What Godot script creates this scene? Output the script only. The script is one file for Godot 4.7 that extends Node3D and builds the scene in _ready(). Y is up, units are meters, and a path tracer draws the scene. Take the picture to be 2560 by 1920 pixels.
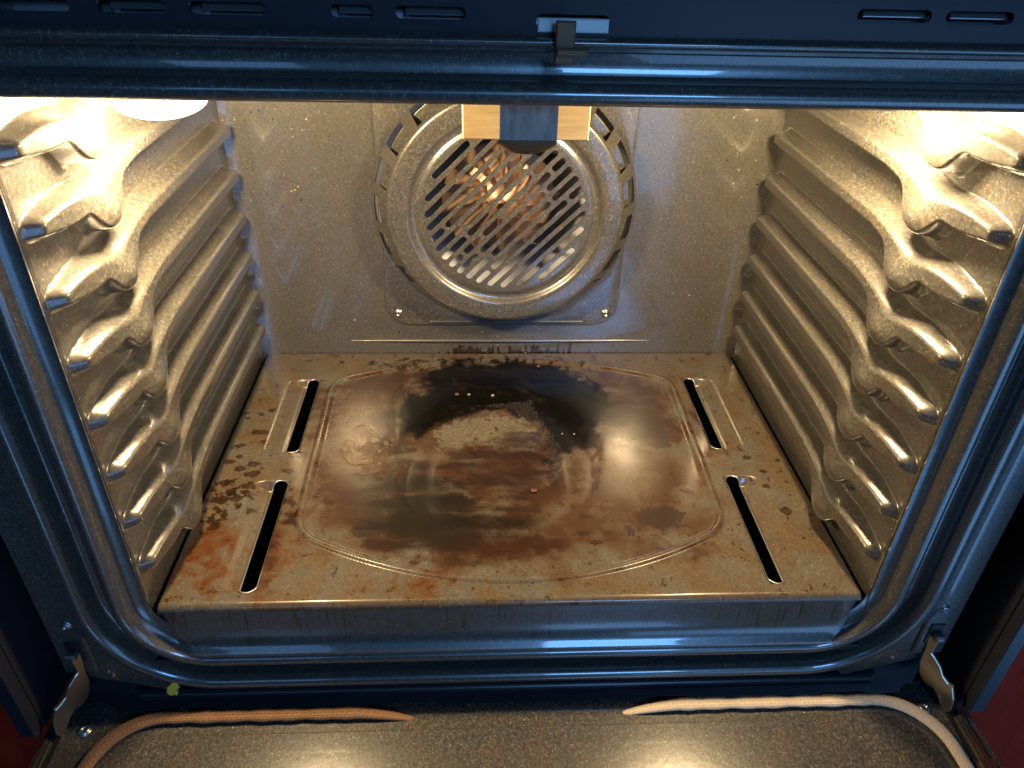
extends Node3D
# A wall oven seen through its open door: enamelled cavity, lift-out floor pan, fan cover, lamps, front frame and door.

const TAU_ := 6.283185307
var M := {}
var rng := RandomNumberGenerator.new()
var enamel_image: Image

# ------------------------------------------------------------------ helpers
func group_node(called: String, parent: Node3D) -> Node3D:
	var n := Node3D.new()
	n.name = called
	parent.add_child(n, true)
	return n

func tag(o: Node, label: String, category: String, group := "") -> void:
	o.set_meta("label", label)
	o.set_meta("category", category)
	if group != "":
		o.set_meta("group", group)

func put(called: String, m: Mesh, mat: Material, parent: Node3D, at := Vector3.ZERO) -> MeshInstance3D:
	var o := MeshInstance3D.new()
	o.name = called
	o.mesh = m
	o.material_override = mat
	o.position = at
	parent.add_child(o, true)
	return o

# A grid of nu x nv points (index i * nv + j) with smooth normals; keep(i, j) of 0 leaves a cell out.
func grid(p: PackedVector3Array, nu: int, nv: int, flip := false, keep := PackedByteArray(), uv := PackedVector2Array(), wrap_u := false) -> ArrayMesh:
	var nrm := PackedVector3Array()
	nrm.resize(p.size())
	for i in nu:
		var i0 := i - 1
		var i1 := i + 1
		if wrap_u:
			i0 = (i - 1 + nu - 1) % (nu - 1)
			i1 = (i + 1) % (nu - 1)
			if i == 0: i0 = nu - 2
			if i == nu - 1: i1 = 1
		else:
			i0 = maxi(i0, 0)
			i1 = mini(i1, nu - 1)
		for j in nv:
			var du: Vector3 = p[i1 * nv + j] - p[i0 * nv + j]
			var dv: Vector3 = p[i * nv + mini(j + 1, nv - 1)] - p[i * nv + maxi(j - 1, 0)]
			var n := du.cross(dv)
			if n.length_squared() < 1e-20:
				n = Vector3.UP
			n = n.normalized()
			nrm[i * nv + j] = -n if flip else n
	var idx := PackedInt32Array()
	for i in nu - 1:
		for j in nv - 1:
			if keep.size() and keep[i * (nv - 1) + j] == 0:
				continue
			var a := i * nv + j
			var b := a + nv
			if flip:
				idx.append_array([a, b, a + 1, b, b + 1, a + 1])
			else:
				idx.append_array([a, a + 1, b, b, a + 1, b + 1])
	return arrays(p, nrm, idx, uv)

func arrays(p: PackedVector3Array, nrm: PackedVector3Array, idx: PackedInt32Array, uv := PackedVector2Array()) -> ArrayMesh:
	var a := []
	a.resize(Mesh.ARRAY_MAX)
	a[Mesh.ARRAY_VERTEX] = p
	a[Mesh.ARRAY_NORMAL] = nrm
	a[Mesh.ARRAY_INDEX] = idx
	if uv.size():
		a[Mesh.ARRAY_TEX_UV] = uv
	var m := ArrayMesh.new()
	m.add_surface_from_arrays(Mesh.PRIMITIVE_TRIANGLES, a)
	return m

# A flat-shaded outline (counted round in x, y) with a bevelled rim, from z0 to z1, then turned by b.
func prism(poly: PackedVector2Array, z0: float, z1: float, bevel: float, b := Basis.IDENTITY, both := false) -> ArrayMesh:
	var n := poly.size()
	var ring := poly
	if not Geometry2D.is_polygon_clockwise(ring):
		ring = ring.duplicate()
		ring.reverse()
	var inner := PackedVector2Array()
	for i in n:
		var d0 := (ring[i] - ring[(i + n - 1) % n]).normalized()
		var d1 := (ring[(i + 1) % n] - ring[i]).normalized()
		var nn := Vector2(d0.y, -d0.x) + Vector2(d1.y, -d1.x)
		nn = nn / maxf(0.3, nn.length_squared() / 2.0)
		inner.append(ring[i] + nn * bevel)
	var st := SurfaceTool.new()
	st.begin(Mesh.PRIMITIVE_TRIANGLES)
	st.set_smooth_group(-1)
	var layers := [[inner if both else ring, z0], [ring, z0 + (bevel if both else 0.0)], [ring, z1 - bevel], [inner, z1]]
	for k in 3:
		var lo = layers[k]
		var hi = layers[k + 1]
		for i in n:
			var j := (i + 1) % n
			var q := [Vector3(lo[0][i].x, lo[0][i].y, lo[1]), Vector3(lo[0][j].x, lo[0][j].y, lo[1]), Vector3(hi[0][j].x, hi[0][j].y, hi[1]), Vector3(hi[0][i].x, hi[0][i].y, hi[1])]
			for c in [0, 1, 2, 0, 2, 3]:
				st.add_vertex(b * q[c])
	var tri := Geometry2D.triangulate_polygon(inner)
	for i in range(0, tri.size(), 3):
		var t := [inner[tri[i]], inner[tri[i + 1]], inner[tri[i + 2]]]
		if (t[1] - t[0]).cross(t[2] - t[0]) > 0.0:
			t.reverse()
		for c in 3:
			st.add_vertex(b * Vector3(t[c].x, t[c].y, z1))
		for c in [2, 1, 0]:
			st.add_vertex(b * Vector3((layers[0][0] as PackedVector2Array)[0].x * 0.0 + t[c].x, t[c].y, z0))
	st.generate_normals()
	return st.commit()

func box(size: Vector3, bevel := 0.001) -> ArrayMesh:
	var h := size / 2.0
	return prism(PackedVector2Array([Vector2(-h.x, -h.y), Vector2(h.x, -h.y), Vector2(h.x, h.y), Vector2(-h.x, h.y)]), -h.z, h.z, bevel, Basis.IDENTITY, true)

# profile of (radius, z) turned round z
func lathe(profile: PackedVector2Array, n := 96, flip := false) -> ArrayMesh:
	var p := PackedVector3Array()
	for i in n + 1:
		var a := TAU * (i % n) / n
		for q in profile:
			p.append(Vector3(cos(a) * q.x, sin(a) * q.x, q.y))
	return grid(p, n + 1, profile.size(), flip, PackedByteArray(), PackedVector2Array(), true)

func tube(path: PackedVector3Array, radii: PackedFloat32Array, flat := 1.0, n := 14, rep := 200.0) -> ArrayMesh:
	var p := PackedVector3Array()
	var uv := PackedVector2Array()
	var run := 0.0
	for i in path.size():
		var d := (path[mini(i + 1, path.size() - 1)] - path[maxi(i - 1, 0)]).normalized()
		var side := d.cross(Vector3.UP).normalized()
		var up := side.cross(d)
		if i: run += path[i].distance_to(path[i - 1])
		for k in n + 1:
			var a := TAU * k / n
			p.append(path[i] + (side * cos(a) + up * sin(a) * flat) * radii[i])
			uv.append(Vector2(run * rep, float(k) / n * 4.0))
	return grid(p, path.size(), n + 1, true, PackedByteArray(), uv)

func rounded_rect(w: float, h: float, r: float, seg := 8) -> PackedVector2Array:
	var out := PackedVector2Array()
	for c in 4:
		var cx := (w - r) * (1 if c == 0 or c == 3 else -1)
		var cy := (h - r) * (1 if c < 2 else -1)
		for k in seg + 1:
			var a := PI / 2 * c + PI / 2 * k / seg
			out.append(Vector2(cx + cos(a) * r, cy + sin(a) * r))
	return out

func noise(freq: float, sd: int, oct := 3, kind := FastNoiseLite.TYPE_SIMPLEX_SMOOTH) -> FastNoiseLite:
	var n := FastNoiseLite.new()
	n.seed = sd
	n.frequency = freq
	n.noise_type = kind
	n.fractal_octaves = oct
	return n

func mat(albedo: Color, rough: float, metal := 0.0) -> StandardMaterial3D:
	var m := StandardMaterial3D.new()
	m.albedo_color = albedo.linear_to_srgb()
	m.roughness = rough
	m.metallic = metal
	return m

# ------------------------------------------------------------------ materials
func make_enamel_image(size: int, tile: float) -> Image:
	# grey porcelain enamel sprayed with pale and dark specks about half a millimetre across
	var im := Image.create(size, size, false, Image.FORMAT_RGB8)
	var n1 := noise(0.055, 11, 3)
	var n2 := noise(0.008, 12, 3)
	var a := n1.get_seamless_image(size, size)
	var b := n2.get_seamless_image(size, size)
	var da := a.get_data()
	var db := b.get_data()
	var stride_a := da.size() / (size * size)
	var out := PackedByteArray()
	out.resize(size * size * 3)
	for i in size * size:
		var v := 68.0 + (da[i * stride_a] - 128) * 0.15 + (db[i * stride_a] - 128) * 0.05
		var tint := clampf((db[i * stride_a] - 120) / 260.0, 0.0, 0.2)
		out[i * 3] = clampi(int(v), 0, 255)
		out[i * 3 + 1] = clampi(int(v * (0.985 - tint * 0.25)), 0, 255)
		out[i * 3 + 2] = clampi(int(v * (0.945 - tint * 0.5)), 0, 255)
	var r := RandomNumberGenerator.new()
	r.seed = 5
	var px := size / tile
	for k in 15000:
		var x := r.randi() % size
		var y := r.randi() % size
		var w := int(px * r.randf_range(0.0004, 0.0009))
		var h := int(px * r.randf_range(0.0004, 0.0014))
		var up := r.randf_range(10, 80) if r.randf() < 0.78 else r.randf_range(-32, -14)
		for yy in h:
			for xx in w:
				if (xx == 0 or xx == w - 1) and (yy == 0 or yy == h - 1) and w > 2:
					continue
				var q := (((y + yy) % size) * size + (x + xx) % size) * 3
				out[q] = clampi(out[q] + int(up), 0, 255)
				out[q + 1] = clampi(out[q + 1] + int(up * 0.98), 0, 255)
				out[q + 2] = clampi(out[q + 2] + int(up * 0.9), 0, 255)
	im.set_data(size, size, false, Image.FORMAT_RGB8, out)
	return im

func normal_from(im: Image, strength: float) -> ImageTexture:
	var c := im.duplicate() as Image
	c.convert(Image.FORMAT_RGB8)
	c.bump_map_to_normal_map(strength)
	return ImageTexture.create_from_image(c)

func make_materials() -> void:
	enamel_image = make_enamel_image(1024, 0.25)
	var tex := ImageTexture.create_from_image(enamel_image)
	var peel := noise(0.05, 21, 2).get_seamless_image(512, 512)
	var peel_n := normal_from(peel, 1.6)
	var e := mat(Color(0.98, 0.97, 0.94), 0.31)
	e.albedo_texture = tex
	e.metallic_specular = 0.8
	e.clearcoat_enabled = true
	e.clearcoat = 1.0
	e.clearcoat_roughness = 0.05
	e.uv1_triplanar = true
	e.uv1_world_triplanar = true
	e.uv1_scale = Vector3(4, 4, 4)
	e.normal_enabled = true
	e.normal_texture = peel_n
	e.normal_scale = 0.16
	M.enamel = e
	var fr := e.duplicate() as StandardMaterial3D
	fr.normal_scale = 0.07
	var de := e.duplicate() as StandardMaterial3D
	de.roughness = 0.20
	de.normal_scale = 0.035
	M.door = de
	M.frame = fr
	M.black = mat(Color(0.012, 0.012, 0.014), 0.45)
	M.trim = mat(Color(0.02, 0.021, 0.026), 0.3)
	M.dark_steel = mat(Color(0.34, 0.34, 0.35), 0.34, 0.9)
	M.pale_paint = mat(Color(0.62, 0.62, 0.60), 0.5)
	M.steel = mat(Color(0.58, 0.56, 0.52), 0.28, 1.0)
	M.zinc = mat(Color(0.62, 0.56, 0.42), 0.32, 1.0)
	M.copper = mat(Color(0.50, 0.33, 0.22), 0.40, 0.6)
	var latch := mat(Color(1, 1, 1), 0.55, 0.1)
	latch.albedo_texture = streak_texture(Color(0.17, 0.145, 0.12), Color(0.36, 0.31, 0.26), 31)
	latch.uv1_triplanar = true
	latch.uv1_scale = Vector3(22, 6, 22)
	M.latch = latch
	M.drum = mat(Color(0.42, 0.43, 0.46), 0.46, 1.0)
	M.latch_burnt = mat(Color(0.17, 0.085, 0.04), 0.55, 0.3)
	var pl := mat(Color(1, 1, 1), 0.45, 0.2)
	pl.albedo_texture = streak_texture(Color(0.46, 0.32, 0.13), Color(0.62, 0.46, 0.22), 37)
	pl.uv1_triplanar = true
	pl.uv1_scale = Vector3(3, 22, 3)
	M.plate = pl
	var red := mat(Color(1, 1, 1), 0.75)
	red.metallic_specular = 0.2
	red.albedo_texture = streak_texture(Color(0.22, 0.012, 0.004), Color(0.32, 0.020, 0.007), 41)
	red.uv1_triplanar = true
	red.uv1_scale = Vector3(9, 1.2, 9)
	M.cabinet = red
	var gl := mat(Color(1.0, 0.86, 0.62), 0.3)
	gl.emission_enabled = true
	gl.emission = Color(1.0, 0.80, 0.52).linear_to_srgb()
	gl.emission_energy_multiplier = 5.0
	M.lens = gl
	M.gasket_brown = gasket_material(Color(0.10, 0.042, 0.016), Color(0.33, 0.17, 0.065), 51)
	M.gasket_cream = gasket_material(Color(0.50, 0.38, 0.24), Color(0.78, 0.66, 0.48), 53)
	M.flake = mat(Color(0.78, 0.52, 0.05), 0.7)
	M.red_crumb = mat(Color(0.15, 0.05, 0.035), 0.8)
	M.white_crumb = mat(Color(0.26, 0.24, 0.20), 0.8)
	M.char_crumb = mat(Color(0.05, 0.03, 0.022), 0.6)
	M.window_frame = mat(Color(0.7, 0.7, 0.7), 0.5)
	var pane := mat(Color(0.4, 0.6, 0.9), 0.2)
	pane.emission_enabled = true
	pane.emission = Color(0.22, 0.50, 1.0).linear_to_srgb()
	pane.emission_energy_multiplier = 0.6
	M.window_pane = pane

func streak_texture(dark: Color, pale: Color, sd: int) -> ImageTexture:
	var im := noise(0.03, sd, 4).get_seamless_image(256, 256)
	var out := Image.create(256, 256, false, Image.FORMAT_RGB8)
	for y in 256:
		for x in 256:
			var v := im.get_pixel(x, y).r
			out.set_pixel(x, y, dark.lerp(pale, v).linear_to_srgb())
	return ImageTexture.create_from_image(out)

func gasket_material(dark: Color, pale: Color, sd: int) -> StandardMaterial3D:
	# braided glass-fibre rope: slanted strands both in colour and in relief
	var n := 128
	var im := Image.create(n, n, false, Image.FORMAT_RGB8)
	var hi := Image.create(n, n, false, Image.FORMAT_RGB8)
	var wob := noise(0.03, sd, 3).get_seamless_image(n, n)
	for y in n:
		for x in n:
			var u := float(x) / n
			var v := float(y) / n
			var s := sin(TAU * (2 * u + 2 * v)) * sin(TAU * (2 * u - 2 * v))
			var h := 0.5 + 0.5 * s
			var w := wob.get_pixel(x, y).r
			im.set_pixel(x, y, dark.lerp(pale, clampf(0.25 + 0.45 * h + (w - 0.5) * 0.9, 0, 1)).linear_to_srgb())
			hi.set_pixel(x, y, Color(h, h, h))
	var m := mat(Color(1, 1, 1), 0.75)
	m.albedo_texture = ImageTexture.create_from_image(im)
	m.normal_enabled = true
	m.normal_texture = normal_from(hi, 5.0)
	m.normal_scale = 0.8
	m.rim_enabled = true
	m.rim = 0.3
	return m

# ------------------------------------------------------------------ the ground stains of the floor pan
func inside_distance(q: Vector2, poly: PackedVector2Array) -> float:
	var best := 1e9
	var ins := false
	var j := poly.size() - 1
	for i in poly.size():
		var a := poly[i]
		var b := poly[j]
		var e := b - a
		var w := q - a
		var d := w - e * clampf(w.dot(e) / e.length_squared(), 0.0, 1.0)
		best = minf(best, d.length_squared())
		if (a.y > q.y) != (b.y > q.y) and q.x < (b.x - a.x) * (q.y - a.y) / (b.y - a.y) + a.x:
			ins = not ins
		j = i
	return sqrt(best) if ins else -sqrt(best)

func P(s: String) -> PackedVector2Array:      # outline in millimetres, "x,z x,z ..."
	var out := PackedVector2Array()
	for w in s.split(" ", false):
		var q := w.split(",")
		out.append(Vector2(float(q[0]), float(q[1])) * 0.001)
	return out

const PW := 1120
const PH := 780
const PX := 0.6
const PZ := 0.42

func mask(outlines: Array, reach: float) -> PackedByteArray:
	# soft mask of the outlines: 128 on the outline, 0 and 255 at reach outside and inside
	var w := 168
	var h := 117
	var im := Image.create(w, h, false, Image.FORMAT_L8)
	var data := PackedByteArray()
	data.resize(w * h)
	for poly in outlines:
		var lo := Vector2(1e9, 1e9)
		var hi := -lo
		for q in poly:
			lo = lo.min(q)
			hi = hi.max(q)
		for y in h:
			var z := (y + 0.5) / h * PZ
			if z < lo.y - reach or z > hi.y + reach: continue
			for x in w:
				var xx := (x + 0.5) / w * PX - 0.3
				if xx < lo.x - reach or xx > hi.x + reach: continue
				var d := inside_distance(Vector2(xx, z), poly)
				data[y * w + x] = maxi(data[y * w + x], clampi(int(128.0 + 127.0 * d / reach), 0, 255))
	im.set_data(w, h, false, Image.FORMAT_L8, data)
	im.resize(PW, PH, Image.INTERPOLATE_CUBIC)
	return im.get_data()

func circle(x: float, z: float, rx: float, rz: float) -> PackedVector2Array:
	var out := PackedVector2Array()
	for k in 12:
		out.append(Vector2(x + cos(TAU * k / 12) * rx, z + sin(TAU * k / 12) * rz) * 0.001)
	return out

func pan_material() -> StandardMaterial3D:
	var char_m := mask([P("-121,93 -88,88 -98,45 -72,23 -20,17 35,20 87,44 118,76 121,122 106,172 87,191 74,198 59,213 52,237 39,251 38,237 44,194 35,163 20,138 0,127 -34,133 -59,141 -82,161 -100,177 -116,153")], 0.016)
	var smear := mask([P("-114,184 -92,228 -50,259 -27,285 -1,282 -13,309 -39,328 -74,344 -102,330 -135,315 -140,326 -142,289 -108,261 -115,228")], 0.022)
	var centre := mask([P("-67,200 -21,178 14,150 43,186 43,237 36,270 3,285 -29,263 -79,232"), P("40,236 80,246 60,262 36,262"), P("-75,192 -30,196 0,214 -60,214")], 0.022)
	var brown := mask([P("-140,326 -122,348 -99,369 -73,362 -35,358 3,359 42,354 63,341 44,333 15,324 -15,320 -45,331 -84,346 -118,327"),
		P("-202,69 -161,50 -98,40 -85,98 -135,102 -147,128 -183,115 -196,183 -206,140"),
		P("89,26 143,52 189,91 198,131 201,188 181,203 154,188 148,139 121,90"),
		P("-193,206 -177,234 -138,254 -143,286 -166,297 -187,291 -199,279 -198,240"),
		P("113,340 155,332 177,335 181,349 149,356 120,356"),
		P("202,114 230,131 234,200 208,218 205,165"),
		P("-229,69 -205,73 -204,121 -204,167 -207,197 -218,195 -218,140"),
		P("-226,261 -208,278 -202,306 -212,317 -213,339 -209,388 -217,387 -219,356 -222,320")], 0.014)
	var rust := mask([P("-294,313 -270,304 -247,314 -236,336 -246,355 -250,378 -253,394 -281,387 -285,358"), P("-224,300 -208,300 -210,340 -208,392 -219,392 -219,340"), P("-120,366 -60,372 -50,384 -130,386")], 0.022)
	var purple := mask([circle(142, 306, 24, 17), circle(165, 180, 13, 18), circle(89, 258, 9, 10), circle(114, 320, 10, 5.5)], 0.007)
	var dots := []
	for q in [[-287, 139, 4], [-272, 165, 5], [-263, 167, 6], [-260, 182, 4], [-281, 189, 5], [-279, 208, 5], [-286, 216, 7], [-261, 220, 6], [-271, 227, 6], [-258, 236, 8], [-257, 254, 7], [-219, 205, 10], [-224, 231, 6], [-282, 249, 6], [-273, 262, 7], [-265, 273, 7], [-290, 260, 5], [-292, 131, 4], [-273, 132, 5], [-264, 126, 4], [175, 268, 6], [68, 303, 5], [65, 325, 5], [86, 325, 3], [75, 336, 6], [38, 334, 5], [250, 205, 4], [252, 217, 5], [262, 240, 4], [258, 262, 5], [266, 300, 6], [-240, 18, 4], [-200, 22, 5], [-160, 24, 6], [-120, 14, 5], [268, 4, 5], [240, 330, 3], [270, 335, 3]]:
		dots.append(circle(q[0], q[1], q[2], q[2] * 0.72))
	var cluster := mask([P("-291,249 -264,245 -253,260 -254,283 -263,291 -267,316 -292,310 -295,290"), P("-214,262 -204,280 -204,306 -214,314 -222,290"), P("-160,28 -90,12 0,14 60,16 120,28 90,34 -60,20 -130,42")], 0.014)
	var dot_m := mask(dots, 0.003)
	var crust := mask([P("-171,148 -147,153 -120,184 -115,228 -132,251 -159,241 -180,213 -177,176")], 0.02)
	var arc := mask([P("-42,118 2,112 30,107 41,149 55,186 57,220 50,244 37,257 44,222 40,186 30,158 2,122"), P("-106,219 -75,240 -50,259 -22,288 -45,271 -76,246")], 0.005)
	var nA := noise(0.010, 101, 5).get_image(PW, PH).get_data()
	var nB := noise(0.035, 102, 5).get_image(PW, PH).get_data()
	var nC := noise(0.16, 103, 3).get_image(PW, PH).get_data()
	var nS := noise(0.02, 104, 4)
	nS.domain_warp_enabled = true
	var streak_im := nS.get_image(PW / 4, PH)      # stretched along x: wiping streaks
	streak_im.resize(PW, PH, Image.INTERPOLATE_CUBIC)
	var nD := streak_im.get_data()
	var ridged := noise(0.022, 105, 3)
	ridged.fractal_type = FastNoiseLite.FRACTAL_RIDGED
	var nR := ridged.get_image(PW, PH).get_data()
	var en := enamel_image.get_data()
	var alb := PackedByteArray()
	alb.resize(PW * PH * 3)
	var coat := PackedByteArray()
	coat.resize(PW * PH)
	var smoke := mask([P("-122,92 -140,120 -150,165 -152,225 -146,290 -112,345 -40,350 14,335 20,300 -6,286 -50,264 -95,232 -118,192 -104,152 -72,124 -40,110 -60,80"), P("40,120 90,70 150,100 170,160 140,200 110,180 80,190 55,170")], 0.034)
	var rgh := PackedByteArray()
	rgh.resize(PW * PH)
	var hgt := PackedByteArray()
	hgt.resize(PW * PH)
	var film := mask([P("-196,72 -150,40 -60,18 40,18 150,42 197,75 196,320 120,355 0,376 -120,355 -194,318")], 0.03)
	var bare := mask([P("-82,165 -59,145 -34,137 0,131 20,142 33,165 38,190 30,205 -20,196 -75,200")], 0.016)
	var brown_c := Vector3(40, 19, 10)
	var rust_c := Vector3(74, 36, 11)
	var char_c := Vector3(9, 8, 8)
	var smear_c := Vector3(20, 17, 13)
	var centre_c := Vector3(32, 20, 17)
	var purple_c := Vector3(36, 24, 24)
	for y in PH:
		var ey := int(y * PZ / PH / 0.25 * 1024) % 1024
		for x in PW:
			var i := y * PW + x
			var a := nA[i] / 255.0 - 0.5
			var b := nB[i] / 255.0 - 0.5
			var c := nC[i] / 255.0 - 0.5
			var d := nD[i] / 255.0 - 0.5
			var k := (ey * 1024 + int(x * PX / PW / 0.25 * 1024) % 1024) * 3
			var col := Vector3(en[k], en[k + 1], en[k + 2]).lerp(Vector3(72, 69, 64), 0.58) * 1.10
			# patches of thin baked-on grease everywhere
			var tan_ := clampf(0.50 + a * 1.3 + b * 0.15, 0.0, 0.9)
			col = col.lerp(Vector3(col.x * 1.0, col.y * 0.85, col.z * 0.67), tan_)
			var bp := clampf((bare[i] / 255.0 + b * 0.8 + c * 0.35 - 0.45) * 4.0, 0.0, 1.0)
			col = col.lerp(Vector3(en[k], en[k + 1] * 0.96, en[k + 2] * 0.88).lerp(Vector3(80, 74, 66), 0.4) * 1.18, bp)
			var fi := clampf((film[i] / 255.0 + a * 0.6 + b * 0.2 - 0.28) * 1.25, 0.0, 1.0) * (1.0 - bp)
			col = col.lerp(Vector3(54, 33, 20), fi * clampf(0.74 + a * 1.2 + d * 0.6, 0.1, 0.95))
			var smk := clampf((smoke[i] / 255.0 + a * 0.45 + d * 0.5 - 0.26) * 1.55, 0.0, 0.93) * (1.0 - bp)
			col = col.lerp(Vector3(24, 17, 12), smk * clampf(0.85 + d * 0.9 + b * 0.3, 0.2, 1.0))
			var t := 0.0
			t = clampf((rust[i] / 255.0 + a * 0.8 + b * 0.8 + c * 0.2 - 0.36) * 1.5, 0.0, 0.85)
			col = col.lerp(rust_c, t * clampf(0.75 + b * 1.0, 0.2, 1.0))
			t = clampf((brown[i] / 255.0 + a * 0.8 + b * 0.35 + c * 0.12 - 0.36) * 1.15, 0.0, 0.9)
			col = col.lerp(brown_c, t * clampf(0.72 + b * 1.3 + d * 0.6, 0.1, 1.0))
			var ce := clampf((centre[i] / 255.0 + d * 0.9 + b * 0.3 + c * 0.1 - 0.42) * 1.5, 0.0, 0.9)
			col = col.lerp(centre_c, ce * clampf(0.75 + d * 1.0, 0.2, 1.0))
			var sm := clampf((smear[i] / 255.0 + d * 0.7 + a * 0.4 + b * 0.15 - 0.36) * 1.3, 0.0, 0.9)
			col = col.lerp(smear_c, sm * clampf(0.8 + d * 0.9, 0.25, 1.0))
			t = clampf((purple[i] / 255.0 + b * 0.9 + c * 0.4 - 0.45) * 3.0, 0.0, 0.85)
			col = col.lerp(purple_c, t * clampf(0.85 + c * 0.8, 0.4, 1.0))
			t = clampf((cluster[i] / 255.0 * 0.62 + b * 1.6 + c * 0.8 - 0.44) * 4.0, 0.0, 0.85)
			col = col.lerp(Vector3(30, 17, 10), t)
			var ring: float = dot_m[i] / 255.0 + b * 0.9 + c * 0.4
			t = clampf((ring - 0.45) * 4.0, 0.0, 0.85) * clampf(1.35 - ring * 0.7, 0.35, 1.0)
			col = col.lerp(Vector3(32, 18, 12), t)
			var ch := clampf((char_m[i] / 255.0 + a * 0.6 + b * 0.55 + c * 0.15 - 0.36) * 2.8, 0.0, 1.0) * (1.0 - bp * 0.9)
			col = col.lerp(char_c, ch * clampf(0.97 + b * 0.5 + a * 0.4, 0.4, 1.0))
			# pinprick spatters
			if c > 0.31 and b + a > 0.12:
				col = col.lerp(Vector3(42, 27, 17), 0.75)
			var ar := clampf((arc[i] / 255.0 + b * 1.0 + c * 0.5 - 0.48) * 4.0, 0.0, 1.0)
			col = col.lerp(Vector3(74, 64, 60), ar * clampf(0.30 + c * 1.6, 0.0, 0.7))
			var cr := clampf((crust[i] / 255.0 + a * 0.6 + b * 0.5 - 0.45) * 3.0, 0.0, 1.0)
			col = col.lerp(Vector3(78, 54, 33), cr * 0.5)
			coat[i] = clampi(int(255.0 * clampf((0.50 + 0.40 * fi + a * 0.6) * (1.0 - 0.80 * ch) * (1.0 - 0.45 * smk) - 0.7 * ar - 0.2 * bp - 0.55 * cr + b * 0.3, 0.04, 1.0)), 0, 255)
			alb[i * 3] = clampi(int(col.x), 0, 255)
			alb[i * 3 + 1] = clampi(int(col.y), 0, 255)
			alb[i * 3 + 2] = clampi(int(col.z), 0, 255)
			rgh[i] = clampi(int(255.0 * (0.30 - 0.04 * ch - 0.10 * fi + 0.10 * b + 0.06 * c + 0.22 * ar)), 25, 255)
			hgt[i] = clampi(int(100 + a * 14 + c * 5 + ch * (10 + b * 16) + cr * (nR[i] - 110) * 0.6 + ar * (c * 150 + 50 + b * 90)), 0, 255)
	var m := mat(Color(1, 1, 1), 1.0)
	m.albedo_texture = ImageTexture.create_from_image(Image.create_from_data(PW, PH, false, Image.FORMAT_RGB8, alb))
	m.roughness_texture = ImageTexture.create_from_image(Image.create_from_data(PW, PH, false, Image.FORMAT_L8, rgh))
	m.metallic_specular = 0.36
	m.clearcoat_enabled = true
	m.clearcoat = 1.0
	m.clearcoat_roughness = 0.08
	m.clearcoat_texture = ImageTexture.create_from_image(Image.create_from_data(PW, PH, false, Image.FORMAT_L8, coat))
	m.normal_enabled = true
	m.normal_texture = normal_from(Image.create_from_data(PW, PH, false, Image.FORMAT_L8, hgt), 3.0)
	m.normal_scale = 0.55
	return m

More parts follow.
